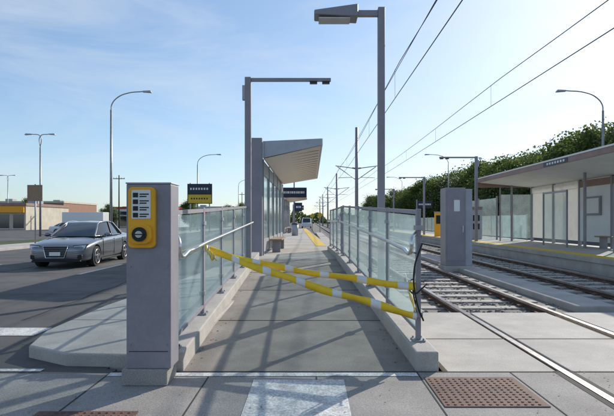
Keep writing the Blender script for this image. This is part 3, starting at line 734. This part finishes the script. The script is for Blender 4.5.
# ------------------------------------------------------------ trees
def leafmat(name,c1,c2):
    m=bpy.data.materials.new(name); m.use_nodes=True; nt=m.node_tree; n=nt.nodes; l=nt.links
    b=n["Principled BSDF"]; o=[x for x in n if x.type=='OUTPUT_MATERIAL'][0]
    g=n.new("ShaderNodeNewGeometry"); tc=n.new("ShaderNodeTexCoord"); no=n.new("ShaderNodeTexNoise"); no.inputs["Scale"].default_value=.8
    l.new(tc.outputs["Object"],no.inputs["Vector"])
    ad=n.new("ShaderNodeMath"); ad.operation='MULTIPLY_ADD'; l.new(g.outputs["Random Per Island"],ad.inputs[0]); ad.inputs[1].default_value=.45; 
    sb=n.new("ShaderNodeMath"); sb.operation='SUBTRACT'; l.new(no.outputs["Fac"],sb.inputs[0]); sb.inputs[1].default_value=.2; l.new(sb.outputs[0],ad.inputs[2])
    r=n.new("ShaderNodeValToRGB"); r.color_ramp.elements[0].color=(*c2,1); r.color_ramp.elements[1].color=(*c1,1); r.color_ramp.elements[0].position=.2; r.color_ramp.elements[1].position=.8
    l.new(ad.outputs[0],r.inputs[0]); l.new(r.outputs[0],b.inputs["Base Color"]); b.inputs["Roughness"].default_value=.6
    t=n.new("ShaderNodeBsdfTranslucent"); l.new(r.outputs[0],t.inputs[0])
    mx=n.new("ShaderNodeMixShader"); mx.inputs[0].default_value=.42; l.new(b.outputs[0],mx.inputs[1]); l.new(t.outputs[0],mx.inputs[2]); l.new(mx.outputs[0],o.inputs[0])
    return m
M['leaf']=leafmat('foliage',(.17,.22,.05),(.06,.095,.028))
def treemesh(seed,h,cr_,nclump=115,nleaf=110,ls=.27):
    R=random.Random(seed); v=[];f=[];fm=[]
    def limb(p0,p1,r0,r1):
        p0=Vector(p0);p1=Vector(p1); d=(p1-p0).normalized(); a=d.orthogonal().normalized(); b=d.cross(a); k=len(v)
        for P,r in ((p0,r0),(p1,r1)):
            for i in range(7): t=2*math.pi*i/7; v.append(P+(a*math.cos(t)+b*math.sin(t))*r)
        for i in range(7): f.append((k+i,k+(i+1)%7,k+7+(i+1)%7,k+7+i)); fm.append(0)
    tt=Vector((R.uniform(-.2,.2),R.uniform(-.2,.2),h*.35)); limb((0,0,-.3),tt,.2,.14); top=Vector((R.uniform(-.4,.4),R.uniform(-.4,.4),h*.8)); limb(tt,top,.14,.04)
    cs=[]
    for i in range(nclump):
        while True:
            p=Vector((R.uniform(-1,1),R.uniform(-1,1),R.uniform(-1,1)))
            if .25<p.length<1: break
        zz=p.z
        wid=1-.30*max(0,zz)
        c=Vector((p.x*cr_*wid,p.y*cr_*wid,h*.55+zz*h*.39)); cs.append(c)
        if i%4==0: limb(tt.lerp(top,R.uniform(0,.8)),c,.05,.015)
    for c in cs:
        s=R.uniform(.5,1.0)*cr_/2.6
        for j in range(nleaf):
            d=Vector((R.gauss(0,1),R.gauss(0,1),R.gauss(0,.75)))*s*.5
            P=c+d; a=Vector((R.gauss(0,1),R.gauss(0,1),R.gauss(0,1))).normalized(); b=a.orthogonal().normalized(); z=ls*R.uniform(.6,1.3)
            k=len(v); v.extend([P-a*z*.5,P+b*z*.36,P+a*z*.5,P-b*z*.36]); f.append((k,k+1,k+2,k+3)); fm.append(1)
    me=bpy.data.meshes.new("tree_mesh"); me.from_pydata([tuple(q) for q in v],[],f); me.materials.append(M['bark']); me.materials.append(M['leaf'])
    me.polygons.foreach_set("material_index",fm)
    return me
TM=[treemesh(s,h,c) for s,h,c in ((1,9.6,3.2),(2,9.2,3.6),(3,10.0,3.0))]
R=random.Random(5)
def tree(x,y,s=1,name="deciduous_tree"):
    o=bpy.data.objects.new(name,TM[R.randrange(3)]); o.location=(x,y,0); o.rotation_euler=(0,0,R.uniform(0,6.28)); o.scale=(s*R.uniform(1.0,1.15),s*R.uniform(1.0,1.15),s); COL.objects.link(o)
y=27
while y<130:
    tree(25+R.uniform(-1,1.2),y,R.uniform(.98,1.12)); 
    tree(29+R.uniform(-1,1.5),y+2,R.uniform(1.05,1.2))
    if y>70: tree(20+R.uniform(-.5,2)-(y-60)*.06,y+1,R.uniform(.75,.95))
    y+=4.0
for x,y,s in ((-24,95,.6),(-30,120,.7),(-19,130,.7),(-47,112,.6),(-70,120,.8),(-20,170,.8),(-12,200,.9),(-26,150,.7)): tree(x,y,s)
R2=random.Random(11); v=[];f=[]
def blobline(x0,y0,x1,y1,h,n):
    for i in range(n):
        t=R2.random(); x=x0+(x1-x0)*t; y=y0+(y1-y0)*t+R2.uniform(-6,6)
        hh=h*(.55+.45*math.sin(x*.13)*math.sin(x*.31+1)) ; z=R2.random()**.7*max(1.5,hh)
        P=Vector((x,y,z)); a=Vector((R2.gauss(0,1),R2.gauss(0,1),R2.gauss(0,1))).normalized(); b=a.orthogonal().normalized(); q=R2.uniform(.6,1.3)
        k=len(v); v.extend([P-a*q,P+b*q*.7,P+a*q,P-b*q*.7]); f.append((k,k+1,k+2,k+3))
blobline(-260,300,120,300,9,12000)
blobline(-60,190,-12,190,5,2500)
me=bpy.data.meshes.new("distant_trees"); me.from_pydata([tuple(q) for q in v],[],f); me.materials.append(M['leaf']); COL.objects.link(bpy.data.objects.new("distant_trees",me))
v=[];f=[]
for i in range(20000):
    x=R2.uniform(22.3,24.2); y=R2.uniform(8,120); z=R2.random()**.8*2.0; P=Vector((x,y,z)); a=Vector((R2.gauss(0,1),R2.gauss(0,1),R2.gauss(0,1))).normalized(); b=a.orthogonal().normalized(); q=R2.uniform(.12,.25)
    k=len(v); v.extend([P-a*q,P+b*q*.7,P+a*q,P-b*q*.7]); f.append((k,k+1,k+2,k+3))
me=bpy.data.meshes.new("hedge"); me.from_pydata([tuple(q) for q in v],[],f); me.materials.append(M['leaf']); COL.objects.link(bpy.data.objects.new("hedge",me))
